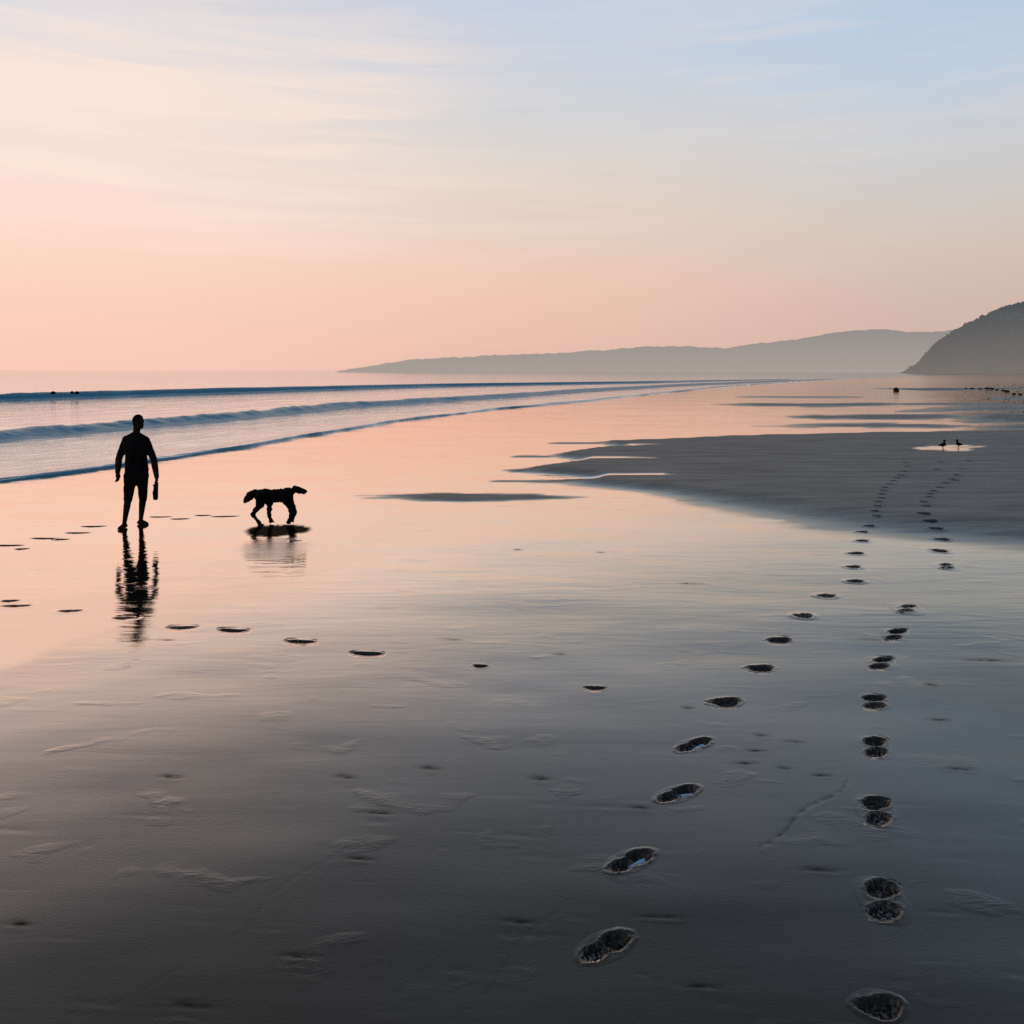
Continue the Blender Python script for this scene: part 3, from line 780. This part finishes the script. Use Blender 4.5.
# ------------------------------------------------------------------ the dog
def build_dog():
    bx, by, bz = ground_at(273, 524.3); m = by / F
    X = lambda px: (px / 12.8 + 235 - 273) * m
    Zp = lambda py: H - (py / 12.8 + 475 - HY) * m
    root = empty('dog', (bx, by, 0))
    tag(root, 'dark shaggy dog walking to the right on wet sand with its tail hanging', 'dog')
    B = Blob(); c = lambda px, py, y=0: Vector((X(px), y, Zp(py)))
    # trunk: deep chest narrowing to the loin
    B.ell(c(625, 275), (.155, .10, .120)); B.ell(c(520, 278), (.19, .098, .108)); B.ell(c(395, 278), (.16, .098, .114)); B.ell(c(335, 285), (.09, .095, .112))
    B.ell(c(690, 235), (.07, .075, .085)); B.ell(c(700, 300), (.045, .065, .065))
    B.chain([c(660, 235), c(720, 225), c(765, 200)], [.085, .066, .050])             # neck
    B.ell(c(790, 195), (.062, .055, .058)); B.chain([c(800, 200), c(850, 210), c(895, 222)], [.054, .046, .038])   # skull, muzzle
    B.chain([c(800, 225), c(880, 240)], [.038, .027])                               # lower jaw
    B.ell(c(908, 208), (.012, .014, .011)); B.ell(c(835, 182), (.016, .04, .012))   # nose, brow
    for s in (-1, 1):
        B.chain([c(762, 160, .045 * s), c(752, 190, .068 * s), c(765, 232, .066 * s)], [.020, .022, .013])   # hanging ears
        B.ell(c(838, 192, .032 * s), (.009, .008, .009))
    # tail: bushy, carried low
    B.chain([c(320, 245), c(245, 250), c(190, 280), c(150, 330), c(125, 345)], [.066, .066, .070, .052, .032])
    # hind leg at the near side: knee forward, hock pointing back
    def leg(pts, rad): B.chain(pts, rad)
    y = -.07
    leg([c(345, 290, y), c(345, 370, y), c(300, 425, y), c(243, 505, y), c(285, 565, y), c(330, 622, y)], [.095, .072, .046, .033, .030, .030])
    B.chain([c(335, 633, y), c(372, 640, y)], [.022, .018])
    y = .05
    leg([c(350, 290, y), c(430, 360, y), c(432, 430, y), c(425, 510, y), c(440, 570, y), c(448, 610, y)], [.095, .068, .044, .036, .033, .032])
    B.chain([c(450, 612, y), c(482, 618, y)], [.022, .018])
    # front legs: wrist low down
    for y, dx in ((-.065, 0), (.055, 14)):
        leg([c(660 + dx, 270, y), c(672 + dx, 345, y), c(720 + dx, 420, y), c(742 + dx, 490, y), c(722 + dx, 550, y), c(694 + dx, 606, y)], [.085, .06, .042, .037, .032, .030])
        B.chain([c(692 + dx, 610, y), c(722 + dx, 618, y)], [.021, .017])
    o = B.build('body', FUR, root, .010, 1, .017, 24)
    me = o.data
    co = np.empty(len(me.vertices) * 3, np.float32); me.vertices.foreach_get('co', co); co = co.reshape(-1, 3)
    low = co[:, 2].min(); root.location.z = bz - .016 - low

# ------------------------------------------------------------------ birds and rocks
def build_bird(px, py, hgt, face, label):
    x, y, z = ground_at(px, py)
    root = empty('shorebird', (x, y, z), 0)
    tag(root, label, 'bird', 'shorebirds at the pool in the drained sand')
    s = hgt / .28; f = face
    B = Blob()
    B.ell((0, 0, .135 * s), (.085 * s, .05 * s, .05 * s), Matrix.Rotation(-.25 * f, 3, 'Y'))
    B.chain([(-.06 * f * s, 0, .13 * s), (-.13 * f * s, 0, .105 * s)], [.03 * s, .01 * s])
    B.chain([(.05 * f * s, 0, .16 * s), (.03 * f * s, 0, .205 * s), (.035 * f * s, 0, .245 * s)], [.03 * s, .02 * s, .026 * s])
    B.ell((.04 * f * s, 0, .248 * s), (.034 * s, .027 * s, .028 * s))
    B.build('body', FEATHER, root, .008, 1)
    b = Blob(); b.cap((.065 * f * s, 0, .248 * s), (.115 * f * s, 0, .236 * s), .008 * s, .003 * s); b.build('bill', FEATHER, root, .003, 0)
    for q in (-1, 1):
        b = Blob(); b.chain([(.005 * f * s, .02 * q * s, .10 * s), (-.008 * f * s, .02 * q * s, .055 * s), (.004 * f * s, .02 * q * s, .004)], [.007 * s, .005 * s, .005 * s])
        b.cap((.004 * f * s, .02 * q * s, .004), (.03 * f * s, .02 * q * s, .004), .005 * s, .004 * s); b.build('leg', FEATHER, root, .0035, 0)

def build_rock(px, py, w, h, seed, label, group=None, zbase=None):
    x, y, z = ground_at(px, py)
    if zbase is not None: z = zbase
    B = Blob(); r = random.Random(seed)
    B.ell((0, 0, h * .25), (w * .5, w * .4, h * .75))
    for i in range(5): B.ell((r.uniform(-.3, .3) * w, r.uniform(-.25, .25) * w, r.uniform(0, .3) * h), (w * r.uniform(.18, .35), w * r.uniform(.18, .3), h * r.uniform(.3, .6)))
    o = B.build('rock', ROCK_M, None, max(.025, w * .05), 1, w * .06, 5 / w)
    o.location = (x, y, z); tag(o, label, 'rock', group); return o

# ------------------------------------------------------------------ assemble
build_beach(); build_sea()
for p in prints: build_print(p)
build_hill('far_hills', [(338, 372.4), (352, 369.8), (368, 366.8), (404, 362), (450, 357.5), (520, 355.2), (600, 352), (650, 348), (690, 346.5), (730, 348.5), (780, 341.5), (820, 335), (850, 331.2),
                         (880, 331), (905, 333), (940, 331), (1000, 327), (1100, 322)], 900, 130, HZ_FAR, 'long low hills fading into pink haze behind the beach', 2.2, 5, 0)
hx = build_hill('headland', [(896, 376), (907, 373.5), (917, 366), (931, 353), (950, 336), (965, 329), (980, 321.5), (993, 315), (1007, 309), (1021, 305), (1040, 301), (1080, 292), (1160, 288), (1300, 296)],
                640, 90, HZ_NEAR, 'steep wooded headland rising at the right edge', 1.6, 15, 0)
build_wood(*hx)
build_person(); build_dog()
build_bird(943, 449.6, .31, 1, 'small dark shorebird standing upright in the left half of the bright pool')
build_bird(958.5, 448.6, .29, -1, 'small dark shorebird at the back right edge of the bright pool')
build_rock(896, 391.2, .62, .46, 1, 'lone dark rock on the far wet flats, left of the row of rocks')
def build_pebbles():
    V = []; Fc = []
    for i in range(380):
        px = 1024 + 40 - abs(random.gauss(0, 42)); py = random.uniform(384, 421)
        x, y, z = ground_at(px, py); r = random.uniform(.03, .085) * (y / 90); k = len(V); m = 7
        for j in range(m):
            a = 2 * math.pi * j / m; q = r * random.uniform(.7, 1.2); V.append((x + q * math.cos(a), y + q * math.sin(a), z - .01))
        for j in range(m):
            a = 2 * math.pi * j / m; q = r * random.uniform(.4, .7); V.append((x + q * math.cos(a), y + q * math.sin(a), z + r * random.uniform(.4, .7)))
        V.append((x, y, z + r * .8))
        for j in range(m):
            n = (j + 1) % m; Fc += [(k + j, k + n, k + m + n, k + m + j), (k + m + j, k + m + n, k + 2 * m, k + 2 * m)]
    me = bpy.data.meshes.new('pebbles'); me.from_pydata(V, [], [f if f[2] != f[3] else f[:3] for f in Fc]); me.materials.append(make_matte('grey_pebbles', (.04, .04, .042), (.10, .10, .10), 3)); me.update()
    o = bpy.data.objects.new('pebbles', me); COL.objects.link(o)
    tag(o, 'scatter of dark pebbles on the far wet flats at the right edge', 'pebbles', None, 'stuff')
build_pebbles()
GRk = 'low dark rocks in a row on the far flats'
for i, (px, py, w) in enumerate([(966, 389.6, .5), (972, 389.9, .7), (980, 390.2, .6), (987, 390.0, .9), (991.5, 390.2, .8), (997, 391, .5), (1003, 391.6, .6), (1007, 392.6, .7), (1014, 395, .5), (1020, 395.5, .5)]):
    build_rock(px, py - .8, w * .8, w * .28, 20 + i, 'low dark rock in the row on the far flats near the right edge', GRk)
for px, py, w, lab in [(53, 397.0, .42, 'dark rock breaking the crest of the far wave, leftmost of three'), (72, 396.6, .28, 'small dark rock in the far wave, middle of three'), (77, 396.8, .40, 'dark rock in the far wave, rightmost of three')]:
    o = build_rock(px, py + 3.2, w, .18, int(px), lab, 'rocks in the far wave', .56)

# ------------------------------------------------------------------ sky
SUN_AZ, SUN_EL = math.radians(-52), math.radians(3)
def build_world():
    w = bpy.data.worlds.new('World'); scene.world = w; w.use_nodes = True
    t = w.node_tree; t.nodes.clear()
    k = NT.__new__(NT); k.t = t
    out = k.n('ShaderNodeOutputWorld'); bg = k.n('ShaderNodeBackground'); k.l(bg.outputs[0], out.inputs[0])
    v = k.n('ShaderNodeTexCoord').outputs['Generated']
    xyz = k.n('ShaderNodeSeparateXYZ'); k.l(v, xyz.inputs[0]); x, y, z = xyz.outputs
    hl = k.math('MAXIMUM', k.math('SQRT', k.math('ADD', k.math('MULTIPLY', x, x), k.math('MULTIPLY', y, y))), .001)
    tsun = k.math('DIVIDE', k.math('ADD', k.math('MULTIPLY', x, math.sin(SUN_AZ)), k.math('MULTIPLY', y, math.cos(SUN_AZ))), hl)
    # a slow warp keeps the bands from being ruled with a straight edge
    wv = k.noise(k.mapping(v, (1.5, 1.5, 4)), 1.2, 3, .5)
    zz = k.math('ADD', z, k.math('MULTIPLY', k.math('SUBTRACT', wv, .5), k.math('MULTIPLY', k.math('MAXIMUM', z, 0.0), .35)))
    L = lin
    sl = k.ramp(zz, [(0, L(252, 202, 184)), (.07, L(253, 209, 191)), (.13, L(252, 217, 199)), (.19, L(251, 223, 210)), (.27, L(246, 226, 215)), (.35, L(226, 222, 225)), (.55, L(164, 172, 188)), (1, L(84, 100, 130))])
    sc = k.ramp(zz, [(0, L(228, 186, 172)), (.035, L(236, 192, 175)), (.09, L(241, 200, 180)), (.17, L(232, 209, 192)), (.25, L(221, 214, 208)), (.33, L(207, 211, 218)), (.41, L(197, 207, 225)), (.60, L(146, 158, 178)), (1, L(84, 100, 130))])
    sr = k.ramp(zz, [(0, L(205, 178, 168)), (.07, L(209, 184, 173)), (.12, L(211, 193, 181)), (.18, L(207, 200, 194)), (.24, L(203, 205, 209)), (.30, L(191, 206, 223)), (.38, L(180, 202, 227)), (.60, L(134, 150, 174)), (1, L(84, 100, 130))])
    sb = k.ramp(zz, [(0, L(84, 86, 90)), (.2, L(92, 98, 108)), (.5, L(86, 100, 122)), (1, L(84, 100, 126))])
    c1 = k.mixc(k.ramp(tsun, [(.56, 0), (.97, 1)], 'EASE'), sc, sl)
    c0 = k.mixc(k.ramp(tsun, [(.10, 0), (.70, 1)], 'EASE'), sr, c1)
    ts2 = k.math('MULTIPLY_ADD', tsun, .5, .5)
    c = k.mixc(k.ramp(ts2, [(.20, 0), (.56, 1)]), sb, c0)
    # thin cirrus: long streaks lying nearly level
    st = k.mapping(v, (2.0, 2.0, 30), (0, .06, 0))
    ci = k.noise(st, 1.4, 7, .6, .6)
    big = k.noise(k.mapping(v, (2.2, 2.2, 7)), 1.3, 2, .5)
    cm = k.math('MULTIPLY', k.ramp(ci, [(.43, 0), (.60, 1)]), k.ramp(big, [(.34, .3), (.6, 1)]))
    cm = k.math('MULTIPLY', cm, k.ramp(z, [(.10, 0.05), (.20, .8), (.36, .9), (.5, .25)]))
    cm = k.math('MULTIPLY', cm, k.ramp(tsun, [(0, .25), (.3, .3), (.6, .5), (.85, 1)]))
    c = k.mixc(k.math('MULTIPLY', cm, .85), c, k.mixc(k.ramp(tsun, [(.1, 0), (.85, 1)]), L(226, 213, 204), L(255, 232, 216)))
    c = k.mixc(k.ramp(k.math('MULTIPLY_ADD', z, 10.0, .5), [(.42, 0), (.5, 1)]), (.05, .045, .045), c)
    k.l(c, bg.inputs[0]); bg.inputs[1].default_value = 1.0
build_world()

sun = bpy.data.lights.new('sun', 'SUN'); sun.energy = .25; sun.angle = math.radians(12); sun.color = (1, .78, .6)
so = bpy.data.objects.new('sun', sun); COL.objects.link(so)
sdir = Vector((math.sin(SUN_AZ) * math.cos(SUN_EL), math.cos(SUN_AZ) * math.cos(SUN_EL), math.sin(SUN_EL)))
so.rotation_euler = (-sdir).to_track_quat('-Z', 'Y').to_euler(); so.location = (-30, 20, 12)

cam = bpy.data.cameras.new('camera'); co = bpy.data.objects.new('camera', cam); COL.objects.link(co)
co.location = (0, 0, H); co.rotation_euler = (math.radians(90), 0, 0)
cam.sensor_width = 36; cam.lens = 36 * F / 1024; cam.shift_y = -(512 - HY) / 1024
cam.clip_start = .05; cam.clip_end = 30000
scene.camera = co
scene.render.resolution_x = 1024; scene.render.resolution_y = 1024
scene.view_settings.view_transform = 'Standard'; scene.view_settings.look = 'None'
scene.view_settings.exposure = 0; scene.view_settings.gamma = 1
scene.cycles.use_denoising = False
scene.cycles.max_bounces = 6
